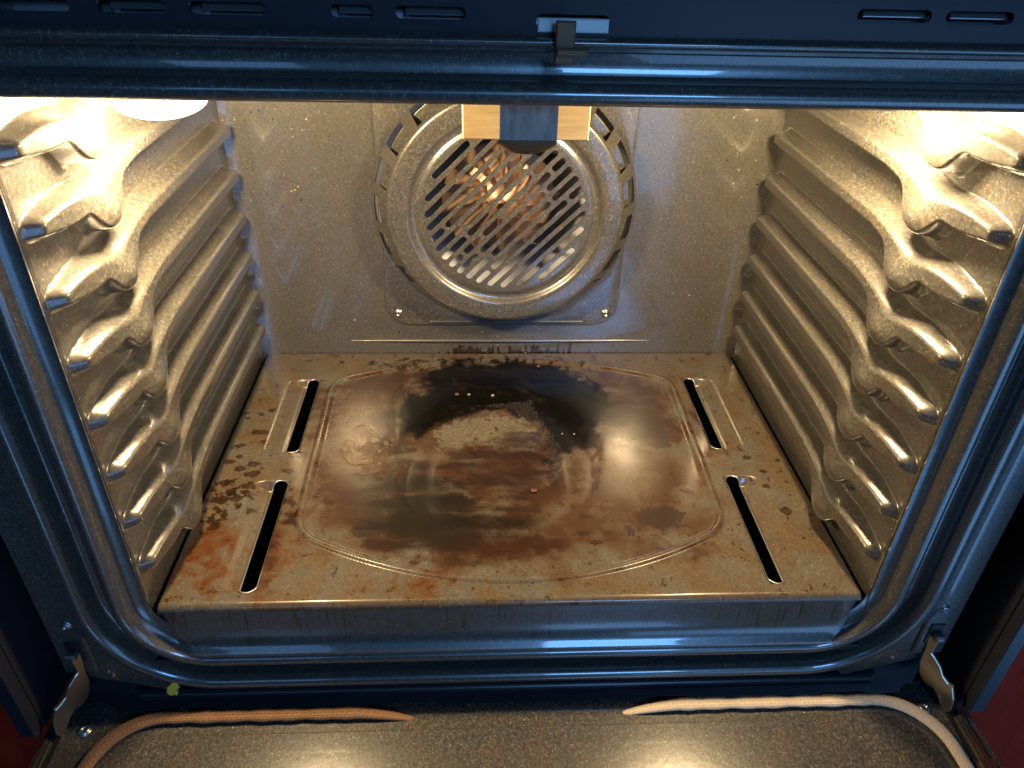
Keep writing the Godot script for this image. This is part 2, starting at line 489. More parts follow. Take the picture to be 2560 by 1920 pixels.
func wall_material() -> StandardMaterial3D:
	# the rear wall: enamel with baked drips along its foot and pale spatter near its corners
	var w := 976
	var h := 800
	var nA := noise(0.012, 201, 4).get_image(w, h).get_data()
	var nB := noise(0.06, 202, 3).get_image(w, h).get_data()
	var drip := noise(0.09, 203, 3).get_image(w, h / 10)
	drip.resize(w, h, Image.INTERPOLATE_CUBIC)
	var nD := drip.get_data()
	var en := enamel_image.get_data()
	var out := PackedByteArray()
	out.resize(w * h * 3)
	for y in h:
		var yy := (y + 0.5) / h * 0.5 - 0.065
		var ey := int((y * 0.5 / h) / 0.25 * 1024) % 1024
		for x in w:
			var xx := (x + 0.5) / w * 0.61 - 0.305
			var i := y * w + x
			var k := (ey * 1024 + int((x * 0.61 / w) / 0.25 * 1024) % 1024) * 3
			var col := Vector3(en[k], en[k + 1], en[k + 2]).lerp(Vector3(78, 78, 78), 0.55)
			var a := nA[i] / 255.0 - 0.5
			var b := nB[i] / 255.0 - 0.5
			var d := nD[i] / 255.0 - 0.5
			col = col.lerp(Vector3(col.x * 0.98, col.y * 0.92, col.z * 0.78), clampf(a * 1.2 + b * 0.3, 0.0, 0.35))
			if yy < 0.03:
				var span := smoothstep(-0.085, -0.05, xx) * (1.0 - smoothstep(0.06, 0.14, xx))
				var t := clampf((span * (1.0 - yy / 0.016) + d * 1.5 + b * 0.6 - 0.62) * 5.0, 0.0, 0.9)
				if yy > 0.016: t = 0.0
				col = col.lerp(Vector3(26, 18, 11), t)
				t = clampf((1.0 - absf(xx + 0.045) / 0.02 - yy / 0.014 + b * 1.0 + d * 0.6) * 2.0, 0.0, 0.9)
				col = col.lerp(Vector3(32, 24, 12), t)
			out[i * 3] = clampi(int(col.x), 0, 255)
			out[i * 3 + 1] = clampi(int(col.y), 0, 255)
			out[i * 3 + 2] = clampi(int(col.z), 0, 255)
	var r := RandomNumberGenerator.new()
	r.seed = 9
	for c in [[-0.262, 0.30, 16, 0.022], [-0.245, 0.36, 14, 0.016], [-0.235, 0.20, 8, 0.02], [0.255, 0.34, 20, 0.026], [0.262, 0.24, 14, 0.03], [0.22, 0.33, 10, 0.03], [-0.16, 0.03, 5, 0.02], [0.02, 0.036, 26, 0.022], [-0.1, 0.2, 8, 0.15], [0.18, 0.14, 10, 0.08]]:
		for q in c[2]:
			var px := int((c[0] + r.randfn() * c[3] + 0.305) / 0.61 * w)
			var py := int((c[1] + r.randfn() * c[3] * 0.8 + 0.065) / 0.5 * h)
			var sz := r.randi_range(1, 3)
			var pale := r.randf() < 0.75
			for dy in sz:
				for dx in sz:
					if px + dx < 0 or px + dx >= w or py + dy < 0 or py + dy >= h: continue
					var i2 := ((py + dy) * w + px + dx) * 3
					for ch in 3:
						out[i2 + ch] = int(lerpf(out[i2 + ch], [170, 155, 130][ch] if pale else [22, 15, 9][ch], 0.75))
	var m := (M.enamel as StandardMaterial3D).duplicate() as StandardMaterial3D
	m.roughness = 0.24
	m.clearcoat_roughness = 0.08
	m.uv1_triplanar = false
	m.uv1_scale = Vector3.ONE
	m.normal_enabled = false
	m.albedo_texture = ImageTexture.create_from_image(Image.create_from_data(w, h, false, Image.FORMAT_RGB8, out))
	return m

func front_material() -> StandardMaterial3D:
	# the pan's front face: enamel with thin baked runs that started at its upper edge
	var w := 1200
	var h := 110
	var drip := noise(0.11, 303, 3).get_image(w, 4)
	drip.resize(w, h, Image.INTERPOLATE_CUBIC)
	var nD := drip.get_data()
	var nA := noise(0.015, 304, 4).get_image(w, h).get_data()
	var en := enamel_image.get_data()
	var out := PackedByteArray()
	out.resize(w * h * 3)
	for y in h:
		var ey := int((y * 0.055 / h) / 0.25 * 1024) + 300
		for x in w:
			var i := y * w + x
			var k := (ey * 1024 + int((x * 0.6 / w) / 0.25 * 1024) % 1024) * 3
			var col := Vector3(en[k], en[k + 1], en[k + 2]).lerp(Vector3(76, 75, 73), 0.3) * 1.08
			var a := nA[i] / 255.0 - 0.5
			var d := nD[i] / 255.0 - 0.5
			col = col.lerp(Vector3(col.x * 0.95, col.y * 0.82, col.z * 0.62), clampf(a * 1.6, 0.0, 0.6))
			var t := clampf((d * 2.4 + a * 0.7 - 0.52 - absf(y / float(h) - 0.25) * 0.6) * 5.0, 0.0, 0.8)
			col = col.lerp(Vector3(34, 22, 14), t)
			out[i * 3] = clampi(int(col.x), 0, 255)
			out[i * 3 + 1] = clampi(int(col.y), 0, 255)
			out[i * 3 + 2] = clampi(int(col.z), 0, 255)
	var m := (M.enamel as StandardMaterial3D).duplicate() as StandardMaterial3D
	m.uv1_triplanar = false
	m.uv1_scale = Vector3.ONE
	m.normal_enabled = false
	m.albedo_texture = ImageTexture.create_from_image(Image.create_from_data(w, h, false, Image.FORMAT_RGB8, out))
	return m

# ------------------------------------------------------------------ the scene
func _ready() -> void:
	rng.seed = 7
	var cam := Camera3D.new()
	cam.name = "camera"
	cam.transform = Transform3D(Basis(Vector3(0.998683, 0.024896, 0.044867), Vector3(0.003737, 0.836789, -0.547512), Vector3(-0.051175, 0.546959, 0.835594)).orthonormalized(), Vector3(-0.0364, 0.49472, 0.82855))
	cam.fov = 54.094
	cam.near = 0.02
	cam.far = 20.0
	add_child(cam)
	cam.current = true
	var we := WorldEnvironment.new()
	we.name = "room_air"
	var env := Environment.new()
	env.background_mode = Environment.BG_COLOR
	env.background_color = Color(0.004, 0.005, 0.007).linear_to_srgb()
	env.tonemap_mode = Environment.TONE_MAPPER_LINEAR
	env.tonemap_exposure = 1.0
	env.sdfgi_enabled = true
	env.ssao_enabled = true
	env.ssil_enabled = true
	we.environment = env
	add_child(we)
	make_materials()
	room_window("wide glazed garden door of blue daylight low on the right of the camera", Vector3(1.02, -0.45, 1.6), Vector2(1.5, 1.3), 0.95)
	room_window("square kitchen window of blue daylight behind and just right of the camera", Vector3(0.48, 1.1, 2.4), Vector2(0.5, 0.5), 1.6)
	room_window("narrow kitchen window of blue daylight behind and to the left of the camera", Vector3(-0.82, 1.15, 2.6), Vector2(0.40, 0.7), 0.15)

	var oven := group_node("oven", self)
	tag(oven, "built-in wall oven with grey speckled enamel cavity, ribbed sides and dark front frame", "oven")
	back_wall(oven)
	fan(oven)
	for s in [-1, 1]:
		side_wall(oven, s)
	cavity_shell(oven)
	lamp(oven, Vector3(-0.243, 0.3755, 0.298))
	lamp(oven, Vector3(0.246, 0.389, 0.292))
	front_frame(oven)
	top_strip(oven)
	latch(oven)
	door(oven)
	for s in [-1, 1]:
		hinge_arm(oven, s)
	floor_pan()
	crumbs()
	cabinets()

func room_window(label: String, at: Vector3, size: Vector2, energy: float) -> void:
	var w := group_node("window", self)
	w.position = at
	w.look_at_from_position(at, Vector3(0, at.y, 0.3), Vector3.UP)
	tag(w, label, "window")
	put("pane", box(Vector3(size.x, size.y, 0.006), 0.001), M.window_pane, w)
	for s in [-1, 1]:
		put("frame_bar", box(Vector3(0.06, size.y + 0.12, 0.05), 0.004), M.window_frame, w, Vector3(s * (size.x / 2 + 0.031), 0, 0))
		put("frame_bar", box(Vector3(size.x, 0.06, 0.05), 0.004), M.window_frame, w, Vector3(0, s * (size.y / 2 + 0.031), 0))
	var l := AreaLight3D.new()
	l.name = "daylight"
	l.area_size = size
	l.light_color = Color(0.17, 0.46, 1.0).linear_to_srgb()
	l.light_energy = energy
	l.area_range = 12.0
	l.area_attenuation = 2.0
	l.shadow_enabled = true
	w.add_child(l)
	l.position = Vector3(0, 0, -0.012)

# ------------------------------------------------------------------ cavity
const FC := Vector2(0.0, 0.1955)     # fan centre
func back_wall(oven: Node3D) -> void:
	var w := group_node("back_wall", oven)
	# sheet with a round opening behind the fan cover
	var p := PackedVector3Array()
	var n := 240
	for i in n + 1:
		var a := TAU * (i % n) / n
		var d := Vector2(cos(a), sin(a))
		var t := 1e9
		if absf(d.x) > 1e-6: t = minf(t, 0.3005 / absf(d.x))
		if d.y > 1e-6: t = minf(t, (0.43 - FC.y) / d.y)
		if d.y < -1e-6: t = minf(t, (-0.06 - FC.y) / d.y)
		for k in 9:
			var r := lerpf(0.1465, t, k / 8.0)
			var q: Vector2 = FC + d * r
			# the wall curves forward a little where it meets the sides
			var e := maxf(0.0, absf(q.x) - 0.28) / 0.02
			p.append(Vector3(q.x, q.y, 0.008 * e * e))
	var uv := PackedVector2Array()
	for q in p:
		uv.append(Vector2((q.x + 0.305) / 0.61, (q.y + 0.065) / 0.5))
	put("wall_sheet", grid(p, n + 1, 9, true, PackedByteArray(), uv, true), wall_material(), w)
	# pressed seam near the bottom
	put("pressed_bead", tube(PackedVector3Array([Vector3(-0.19, 0.0185, 0.0), Vector3(-0.12, 0.0185, 0.0005), Vector3(0.0, 0.0185, 0.0005), Vector3(0.12, 0.0185, 0.0005), Vector3(0.19, 0.0185, 0.0)]), PackedFloat32Array([0.0006, 0.002, 0.0024, 0.002, 0.0006]), 1.0, 10), M.enamel, w)
	# cover plate, a rounded square that swells round the dish
	p = PackedVector3Array()
	for i in n + 1:
		var a := TAU * (i % n) / n
		var d := Vector2(cos(a), sin(a))
		var hw := 0.1425
		var hh := 0.1535
		var rr := 0.03
		var t := 0.25
		for it in 24:                       # walk to the rounded outline
			var q := (d * t).abs() - Vector2(hw - rr, hh - rr)
			var sd := q.max(Vector2.ZERO).length() + minf(maxf(q.x, q.y), 0.0) - rr
			t -= sd * 0.8
		t = maxf(t, 0.1505)
		for z in [[t, 0.0004], [t - 0.0006, 0.0022], [t - 0.0018, 0.0030], [lerpf(0.147, t, 0.5), 0.0031], [0.1468, 0.0032], [0.1462, 0.0010]]:
			p.append(Vector3(FC.x + d.x * z[0], FC.y + d.y * z[0], z[1]))
	put("fan_cover_plate", grid(p, n + 1, 6, false, PackedByteArray(), PackedVector2Array(), true), M.enamel, w)
	for s in [-1, 1]:
		screw(w, Vector3(s * 0.128, 0.059, 0.0032), Vector3(0, 0, 1), 0.0042, M.steel)
	put("cover_lip", box(Vector3(0.19, 0.0022, 0.002), 0.0006), M.enamel, w, Vector3(0.005, 0.0475, 0.0038))

func screw(parent: Node3D, at: Vector3, n: Vector3, r: float, m: Material) -> void:
	var p := PackedVector2Array([Vector2(r * 1.25, 0.0), Vector2(r * 1.2, 0.0006), Vector2(r, 0.0009), Vector2(r * 0.97, 0.0018), Vector2(r * 0.7, 0.0026), Vector2(r * 0.45, 0.0028), Vector2(r * 0.42, 0.0012), Vector2(0.0, 0.0010)])
	var o := put("screw", lathe(p, 24), m, parent, at)
	o.basis = Basis(Quaternion(Vector3(0, 0, 1), n.normalized()))

func fan(oven: Node3D) -> void:
	var c := group_node("fan_cover", oven)
	c.position = Vector3(FC.x, FC.y, 0)
	# sloped side of the dish with 21 openings
	var nth := 21 * 12
	var nt := 9
	var ts := [0.0, 0.06, 0.13, 0.3, 0.5, 0.7, 0.86, 0.94, 1.0]
	var p := PackedVector3Array()
	for i in nth + 1:
		var a := TAU * ((i % nth) + 0.5) / nth + 0.02
		for j in nt:
			var r := lerpf(0.1478, 0.1312, ts[j])
			p.append(Vector3(cos(a) * r, sin(a) * r, lerpf(0.0036, 0.029, ts[j])))
	var keep := PackedByteArray()
	for i in nth:
		for j in nt - 1:
			var k := i % 12
			var open := j >= 1 and j <= 6 and k >= 1 and k <= 8
			if sin(TAU * (i + 0.5) / nth + 0.02) < -0.62: open = false
			keep.append(0 if open else 1)
	put("dish_side", grid(p, nth + 1, nt, false, keep, PackedVector2Array(), true), M.enamel, c)
	put("front_ring", lathe(PackedVector2Array([Vector2(0.1312, 0.029), Vector2(0.1306, 0.0304), Vector2(0.1290, 0.0316), Vector2(0.1265, 0.0321), Vector2(0.118, 0.0323), Vector2(0.1105, 0.0322), Vector2(0.1085, 0.0316), Vector2(0.1068, 0.0300), Vector2(0.1052, 0.0280), Vector2(0.1035, 0.0265), Vector2(0.1010, 0.0258), Vector2(0.0990, 0.0262), Vector2(0.0972, 0.0274), Vector2(0.0955, 0.0281), Vector2(0.0930, 0.0283)]), 144, true), M.enamel, c)
	# slotted disc
	var disc := CSGCombiner3D.new()
	disc.name = "slotted_disc"
	var plate := CSGCylinder3D.new()
	plate.radius = 0.0932
	plate.height = 0.0016
	plate.sides = 96
	plate.rotation.x = PI / 2
	plate.position.z = 0.0274
	plate.material = M.enamel
	disc.add_child(plate)
	var pitch := 0.01206
	for i in 15:
		var v := (i - 7) * pitch
		var half := sqrt(maxf(0.0, 0.0888 * 0.0888 - v * v))
		var cuts := [-half]
		var breaks := []
		for rr in ([0.034, 0.069] if i % 3 == 1 else [0.052]):
			if absf(v) < rr - 0.004:
				var u := sqrt(rr * rr - v * v)
				breaks.append(-u + rng.randf_range(-0.003, 0.003))
				breaks.append(u + rng.randf_range(-0.003, 0.003))
		if i == 7: breaks.append(-0.004)
		breaks.sort()
		for b in breaks:
			if b - cuts[-1] > 0.012 and half - b > 0.012:
				cuts.append(b)
		cuts.append(half)
		for k in cuts.size() - 1:
			var u0: float = cuts[k] + (0.0021 if k else 0.0)
			var u1: float = cuts[k + 1] - (0.0021 if k < cuts.size() - 2 else 0.0)
			slot(disc, Vector2((u0 + u1) / 2, v), (u1 - u0) / 2, 0.00355)
	c.add_child(disc, true)
	# louver ring behind the openings, leaving a dark gap at its rim
	put("inner_baffle", lathe(PackedVector2Array([Vector2(0.1415, -0.004), Vector2(0.1412, 0.0055), Vector2(0.140, 0.0063), Vector2(0.125, 0.0066), Vector2(0.1045, 0.0066), Vector2(0.1040, -0.002)]), 144, true), M.enamel, c)

	var h := group_node("fan_housing", oven)
	h.position = Vector3(FC.x, FC.y, 0)
	put("drum", lathe(PackedVector2Array([Vector2(0.155, -0.001), Vector2(0.155, -0.075), Vector2(0.0, -0.0751)]), 64, true), M.drum, h)
	var f := group_node("convection_fan", oven)
	f.position = Vector3(FC.x - 0.004, FC.y, -0.012)
	put("hub", lathe(PackedVector2Array([Vector2(0.0, 0.012), Vector2(0.006, 0.012), Vector2(0.008, 0.006), Vector2(0.020, 0.003), Vector2(0.022, -0.006), Vector2(0.062, -0.020), Vector2(0.064, -0.022)]), 40, true), M.copper, f)
	for i in 12:
		var a := TAU * i / 12.0 + 0.13
		var q := PackedVector3Array()
		for u in 7:
			for v in 4:
				var r := lerpf(0.018, 0.068, u / 6.0)
				var z := lerpf(-0.022, 0.010 - 0.006 * u / 6.0, v / 3.0)
				var tw := a + 0.25 * v / 3.0 + 0.35 * (r - 0.018) / 0.05
				q.append(Vector3(cos(tw) * r, sin(tw) * r, z))
		var blade := put("fan_blade", grid(q, 7, 4), M.copper, f)
		blade.rotation.z = rng.randf_range(-0.03, 0.03)

func slot(parent: Node3D, at: Vector2, half: float, r: float) -> void:
	var s := CSGPolygon3D.new()
	var poly := PackedVector2Array()
	for k in 9:
		var a := -PI / 2 + PI * k / 8
		poly.append(Vector2(half - r + cos(a) * r, sin(a) * r))
	for k in 9:
		var a := PI / 2 + PI * k / 8
		poly.append(Vector2(-half + r + cos(a) * r, sin(a) * r))
	s.polygon = poly
	s.depth = 0.01
	s.operation = CSGShape3D.OPERATION_SUBTRACTION
	s.material = M.enamel
	# rows run up to the right at 45 degrees; row 0 is at the upper left
	var b := Basis(Vector3(0, 0, 1), PI / 4)
	s.transform = Transform3D(b, b * Vector3(at.x, -at.y, 0) + Vector3(0, 0, 0.0324))
	parent.add_child(s)

func ridge_top(k: int) -> float:
	return 0.373 - 0.0465 * k

func ridge_height(k: int, z: float, y: float) -> float:
	# upper and lower edge of the pressed ridge; half-way along it sags into a round lobe
	var e := ridge_top(k)
	var dz := (z - 0.3180) / 0.0222
	var g := exp(-pow(absf(dz), 3.6))
	var gt := exp(-pow((z - 0.326) / 0.018, 2.0))
	var base := e + lerpf(0.003, -0.0065, smoothstep(0.25, 0.335, z))
	var w := lerpf(0.0036, 0.0056, smoothstep(0.33, 0.36, z)) - 0.0034 * smoothstep(0.365, 0.40, z)
	var yt := base + w - 0.0060 * gt
	var yb := base - w - 0.0205 * g
	var slope := 0.0
	if y < yb and absf(dz) > 0.001:
		slope = 0.0205 * g * 3.6 * pow(absf(dz), 2.6) / 0.0222
	elif y > yt:
		slope = 0.0060 * gt * 2.0 * absf(z - 0.326) / 0.000324
	var d := maxf(0.0, maxf(y - yt, yb - y)) / sqrt(1.0 + slope * slope)
	var fall := (lerpf(0.0068, 0.0140, gt) if y > base - 0.008 * gt else 0.0052)
	var z0 := 0.020
	var z1 := 0.3935
	var ez := maxf(0.0, maxf(z0 + 0.012 - z, z - z1 + 0.004))
	var dd := sqrt(pow(d / fall, 2.0) + pow(ez / 0.0125, 2.0))
	var t := clampf(1.0 - dd, 0.0, 1.0)
	var q := t * t * (3.0 - 2.0 * t)
	q = 1.0 - pow(1.0 - q, 1.7)
	# the lobe bulges out further; the front finger tapers towards its tip
	var lobe := exp(-pow((z - 0.3205) / 0.0150, 2.0) - pow((y - e + 0.0215) / 0.0120, 2.0))
	return (lerpf(0.0160, 0.0105, smoothstep(0.350, 0.40, z)) + 0.0045 * lobe) * q

func side_wall(oven: Node3D, s: int) -> void:
	var w := group_node("side_wall", oven)
	var nz := 300
	var ny := 340
	var z_a := 0.001
	var z_b := 0.4065
	var y_a := -0.05
	var y_b := 0.428
	var p := PackedVector3Array()
	p.resize(nz * ny)
	var owner_of := PackedInt32Array()
	owner_of.resize(nz * ny)
	for i in nz:
		var z := lerpf(z_a, z_b, i / float(nz - 1))
		for j in ny:
			var y := lerpf(y_a, y_b, j / float(ny - 1))
			var k0 := clampi(int(floor((0.373 - y) / 0.0465)), 0, 7)
			var hgt := 0.0
			var own := -1
			for k in [k0 - 1, k0, k0 + 1]:
				if k < 0 or k > 7: continue
				var hh := ridge_height(k, z, y)
				if hh > hgt:
					hgt = hh
					own = k
			if hgt < 0.0012: own = -1
			# crease where the wall sheet is folded towards the front frame
			var crease := exp(-pow((z - 0.4035 - (0.16 - y) * 0.003) / 0.0011, 2.0)) * 0.0009
			p[i * ny + j] = Vector3(s * (0.3 - hgt + crease), y, z)
			owner_of[i * ny + j] = own
	for k in range(-1, 8):
		var keep := PackedByteArray()
		keep.resize((nz - 1) * (ny - 1))
		for i in nz - 1:
			for j in ny - 1:
				keep[i * (ny - 1) + j] = 1 if owner_of[i * ny + j] == k else 0
		put("wall_sheet" if k < 0 else "rack_ridge", grid(p, nz, ny, s > 0, keep), M.enamel, w)

func cavity_shell(oven: Node3D) -> void:
	put("ceiling", box(Vector3(0.62, 0.01, 0.41), 0.001), M.enamel, oven, Vector3(0, 0.4305, 0.205))
	put("cavity_bottom", box(Vector3(0.62, 0.006, 0.41), 0.001), M.black, oven, Vector3(0, -0.062, 0.205))

func lamp(oven: Node3D, at: Vector3) -> void:
	var l := group_node("oven_lamp", oven)
	l.position = at
	var up := Basis(Vector3(1, 0, 0), -PI / 2)       # lathe axis z to y
	var prof := PackedVector2Array()
	for k in 13:
		var a := PI / 2 * k / 12
		prof.append(Vector2(0.0305 * sin(a), -0.013 * cos(a)))
	prof.append(Vector2(0.031, 0.010))
	prof.append(Vector2(0.0, 0.011))
	var lens := put("lamp_lens", lathe(prof, 48, false), M.lens, l)
	lens.basis = up
	var col := put("lamp_collar", lathe(PackedVector2Array([Vector2(0.027, 0.0112), Vector2(0.0285, 0.0112), Vector2(0.029, 0.014), Vector2(0.029, 0.048)]), 48, false), M.dark_steel, l)
	col.basis = up
	var o := OmniLight3D.new()
	o.name = "lamp_glow"
	o.light_color = Color(1.0, 0.725, 0.385).linear_to_srgb()
	o.light_energy = 0.33
	o.light_size = 0.020
	o.omni_range = 6.0
	o.omni_attenuation = 2.0
	o.shadow_enabled = true
	l.add_child(o)

# ------------------------------------------------------------------ front frame
func front_frame(oven: Node3D) -> void:
	var f := group_node("front_frame", oven)
	var prof := [[0.0, 0.404, 0.404], [0.0030, 0.4046, 0.4046], [0.0085, 0.4066, 0.4066], [0.0115, 0.4095, 0.4095], [0.0130, 0.4135, 0.4135], [0.0150, 0.4165, 0.4165], [0.0180, 0.4180, 0.4180], [0.0210, 0.4178, 0.4178], [0.0240, 0.4155, 0.4155], [0.0254, 0.411, 0.411], [0.0259, 0.404, 0.404], [0.0264, 0.3985, 0.3985], [0.0400, 0.3985, 0.3985], [0.0408, 0.404, 0.404], [0.0414, 0.410, 0.410], [0.0428, 0.4145, 0.4145], [0.0455, 0.4178, 0.4176], [0.0490, 0.4183, 0.4186], [0.0525, 0.4172, 0.4178], [0.0555, 0.4166, 0.4148], [0.0582, 0.4165, 0.4085], [0.0592, 0.4163, 0.395]]
	var path := []
	var r := 0.046
	var x1 := 0.3
	var y0 := -0.036
	var y1 := 0.3865
	var rs := [0.010, 0.010, 0.046, 0.046]
	for c in 4:
		r = rs[c]
		var cx: float = (x1 - r) * (1 if c == 0 or c == 3 else -1)
		var cy: float = (y1 - r) if c < 2 else (y0 + r)
		for k in 15:
			var a := PI / 2 * c + PI / 2 * k / 14
			path.append([Vector2(cx, cy) + Vector2(cos(a), sin(a)) * r, Vector2(cos(a), sin(a))])
		# straight run to the next corner
		var a2 := PI / 2 * (c + 1)
		r = rs[(c + 1) % 4]
		var nx: float = (x1 - r) * (1 if c == 2 or c == 3 else -1)
		var nyy: float = (y1 - r) if c == 0 or c == 3 else (y0 + r)
		var from: Vector2 = path[-1][0]
		var to := Vector2(nx, nyy) + Vector2(cos(a2), sin(a2)) * r
		for k in range(1, 12):
			path.append([from.lerp(to, k / 12.0), Vector2(cos(a2), sin(a2))])
	path.append(path[0])
	var p := PackedVector3Array()
	for q in path:
		var nn: Vector2 = q[1]
		var b := smoothstep(0.15, 0.85, absf(nn.y))
		for w in prof:
			# along the top the rim starts at its bead, without the flared lead-in
			var xy: Vector2 = q[0] + nn * lerpf(w[0], maxf(minf(w[0], 0.0414) + maxf(0.0, w[0] - 0.0414) * 0.45, 0.0135), smoothstep(0.3, 0.9, nn.y))
			p.append(Vector3(xy.x, xy.y, lerpf(w[1], w[2], b)))
	put("moulded_rim", grid(p, path.size(), prof.size(), false, PackedByteArray(), PackedVector2Array(), true), M.frame, f)
	for s in [-1, 1]:
		put("side_flange", box(Vector3(0.0270, 0.54, 0.004), 0.0012), M.frame, f, Vector3(s * 0.3672, 0.205, 0.4133))
		screw(f, Vector3(s * 0.3625, -0.0055, 0.4153), Vector3(0, 0, 1), 0.0038, M.dark_steel)
		put("hinge_slot", box(Vector3(0.012, 0.024, 0.003), 0.0006), M.black, f, Vector3(s * 0.3645, -0.0370, 0.4152))
		put("recess_panel", box(Vector3(0.07, 0.9, 0.01), 0.001), M.black, f, Vector3(s * 0.410, 0.15, 0.36))
		put("recess_side", box(Vector3(0.003, 0.62, 0.06), 0.0008), M.trim, f, Vector3(s * 0.3985, 0.208, 0.410))
		put("side_trim", box(Vector3(0.0155, 0.62, 0.012), 0.0022), M.trim, f, Vector3(s * 0.4045, 0.2105, 0.446))
		var gus := PackedVector2Array()
		for k in 13:
			var a := -PI / 2 * 0.80 * k / 12
			gus.append(Vector2(s * (0.254 + 0.0890 * cos(a)), 0.010 + 0.0890 * sin(a)))
		gus.append(Vector2(s * 0.300, -0.0975))
		gus.append(Vector2(s * 0.3795, -0.0700))
		gus.append(Vector2(s * 0.3795, 0.010))
		put("corner_gusset", prism(gus, 0.4085, 0.4122, 0.0006), M.frame, f)
	put("kick_panel", box(Vector3(0.78, 0.12, 0.006), 0.001), M.trim, f, Vector3(0, -0.150, 0.390))
	put("lower_rail", tube(PackedVector3Array([Vector3(-0.335, -0.1085, 0.401), Vector3(-0.33, -0.1085, 0.407), Vector3(0.33, -0.1085, 0.407), Vector3(0.335, -0.1085, 0.401)]), PackedFloat32Array([0.004, 0.006, 0.006, 0.004]), 1.0, 18), M.trim, f)

func top_strip(oven: Node3D) -> void:
	var t := group_node("vent_strip", oven)
	var v := CSGCombiner3D.new()
	v.name = "vent_panel"
	var sheet := CSGBox3D.new()
	sheet.size = Vector3(0.86, 0.1, 0.002)
	sheet.position = Vector3(0, 0.4815, 0.412)
	sheet.material = M.trim
	v.add_child(sheet)
	for q in [[-0.2024, 0.447, 0.033], [-0.1564, 0.447, 0.037], [-0.096, 0.447, 0.021], [-0.057, 0.447, 0.035], [0.0145, 0.4440, 0.0375], [0.1794, 0.4502, 0.039], [0.2245, 0.4502, 0.036], [0.27, 0.4502, 0.036], [-0.25, 0.447, 0.036]]:
		var s := CSGPolygon3D.new()
		var hh := 0.0030 if q[0] != 0.0145 else 0.0036
		s.polygon = rounded_rect(q[2] / 2.0, hh, hh * 0.9, 5)
		s.depth = 0.02
		s.operation = CSGShape3D.OPERATION_SUBTRACTION
		s.material = M.trim
		s.position = Vector3(q[0], q[1] - 0.0035, 0.425)
		v.add_child(s)
	t.add_child(v, true)
	var duct := put("duct_plate", box(Vector3(0.86, 0.05, 0.002), 0.0004), M.dark_steel, t, Vector3(0, 0.4525, 0.396))
	duct.rotation.x = -0.35
	put("switch_tab", box(Vector3(0.036, 0.0066, 0.002), 0.0007), M.pale_paint, t, Vector3(0.0145, 0.4393, 0.4142))
	for q in [[-0.2024, 0.033], [-0.1564, 0.037], [-0.096, 0.021], [-0.057, 0.035], [0.1794, 0.039], [0.2245, 0.036]]:
		var lip := put("vent_louver", box(Vector3(q[1] * 0.86, 0.0050, 0.0012), 0.0004), M.dark_steel, t, Vector3(q[0] + 0.002, (0.4440 if q[0] < 0 else 0.4474), 0.4075))
		lip.rotation.x = -0.62

func latch(oven: Node3D) -> void:
	# bright bracket hanging from the ceiling, behind the latch tongue
	var br := put("ceiling_bracket", box(Vector3(0.094, 0.075, 0.0025), 0.0008), M.plate, oven, Vector3(0.003, 0.3785, 0.262))
	var l := group_node("door_latch", oven)
	var p := PackedVector3Array()
	var nx := 13
	for j in 16:
		var u := j / 15.0
		for i in nx:
			var x := lerpf(-0.0165, 0.0165, i / float(nx - 1))
			var y := lerpf(0.428, 0.3760, u)
			p.append(Vector3(-0.0045 + x, y, 0.392))
	put("latch_tongue", grid(p, 16, nx, true), M.latch, l)
	p = PackedVector3Array()
	for j in 9:
		var u := j / 8.0
		for i in nx:
			var sx := lerpf(-1.0, 1.0, i / float(nx - 1))
			var y := 0.3760 - 0.0110 * u * sqrt(maxf(0.0, 1.0 - 0.72 * sx * sx))
			p.append(Vector3(-0.0045 + sx * 0.0165, y, 0.392 - 0.010 * u * u))
	put("latch_lip", grid(p, 9, nx, true), M.latch_burnt, l)
	var k := group_node("latch_hook", oven)
	put("hook_plate", box(Vector3(0.010, 0.020, 0.0025), 0.0008), M.latch_burnt, k, Vector3(0.0100, 0.4325, 0.4220))
	put("hook_foot", box(Vector3(0.016, 0.0035, 0.006), 0.0008), M.latch_burnt, k, Vector3(0.0135, 0.4285, 0.4235))

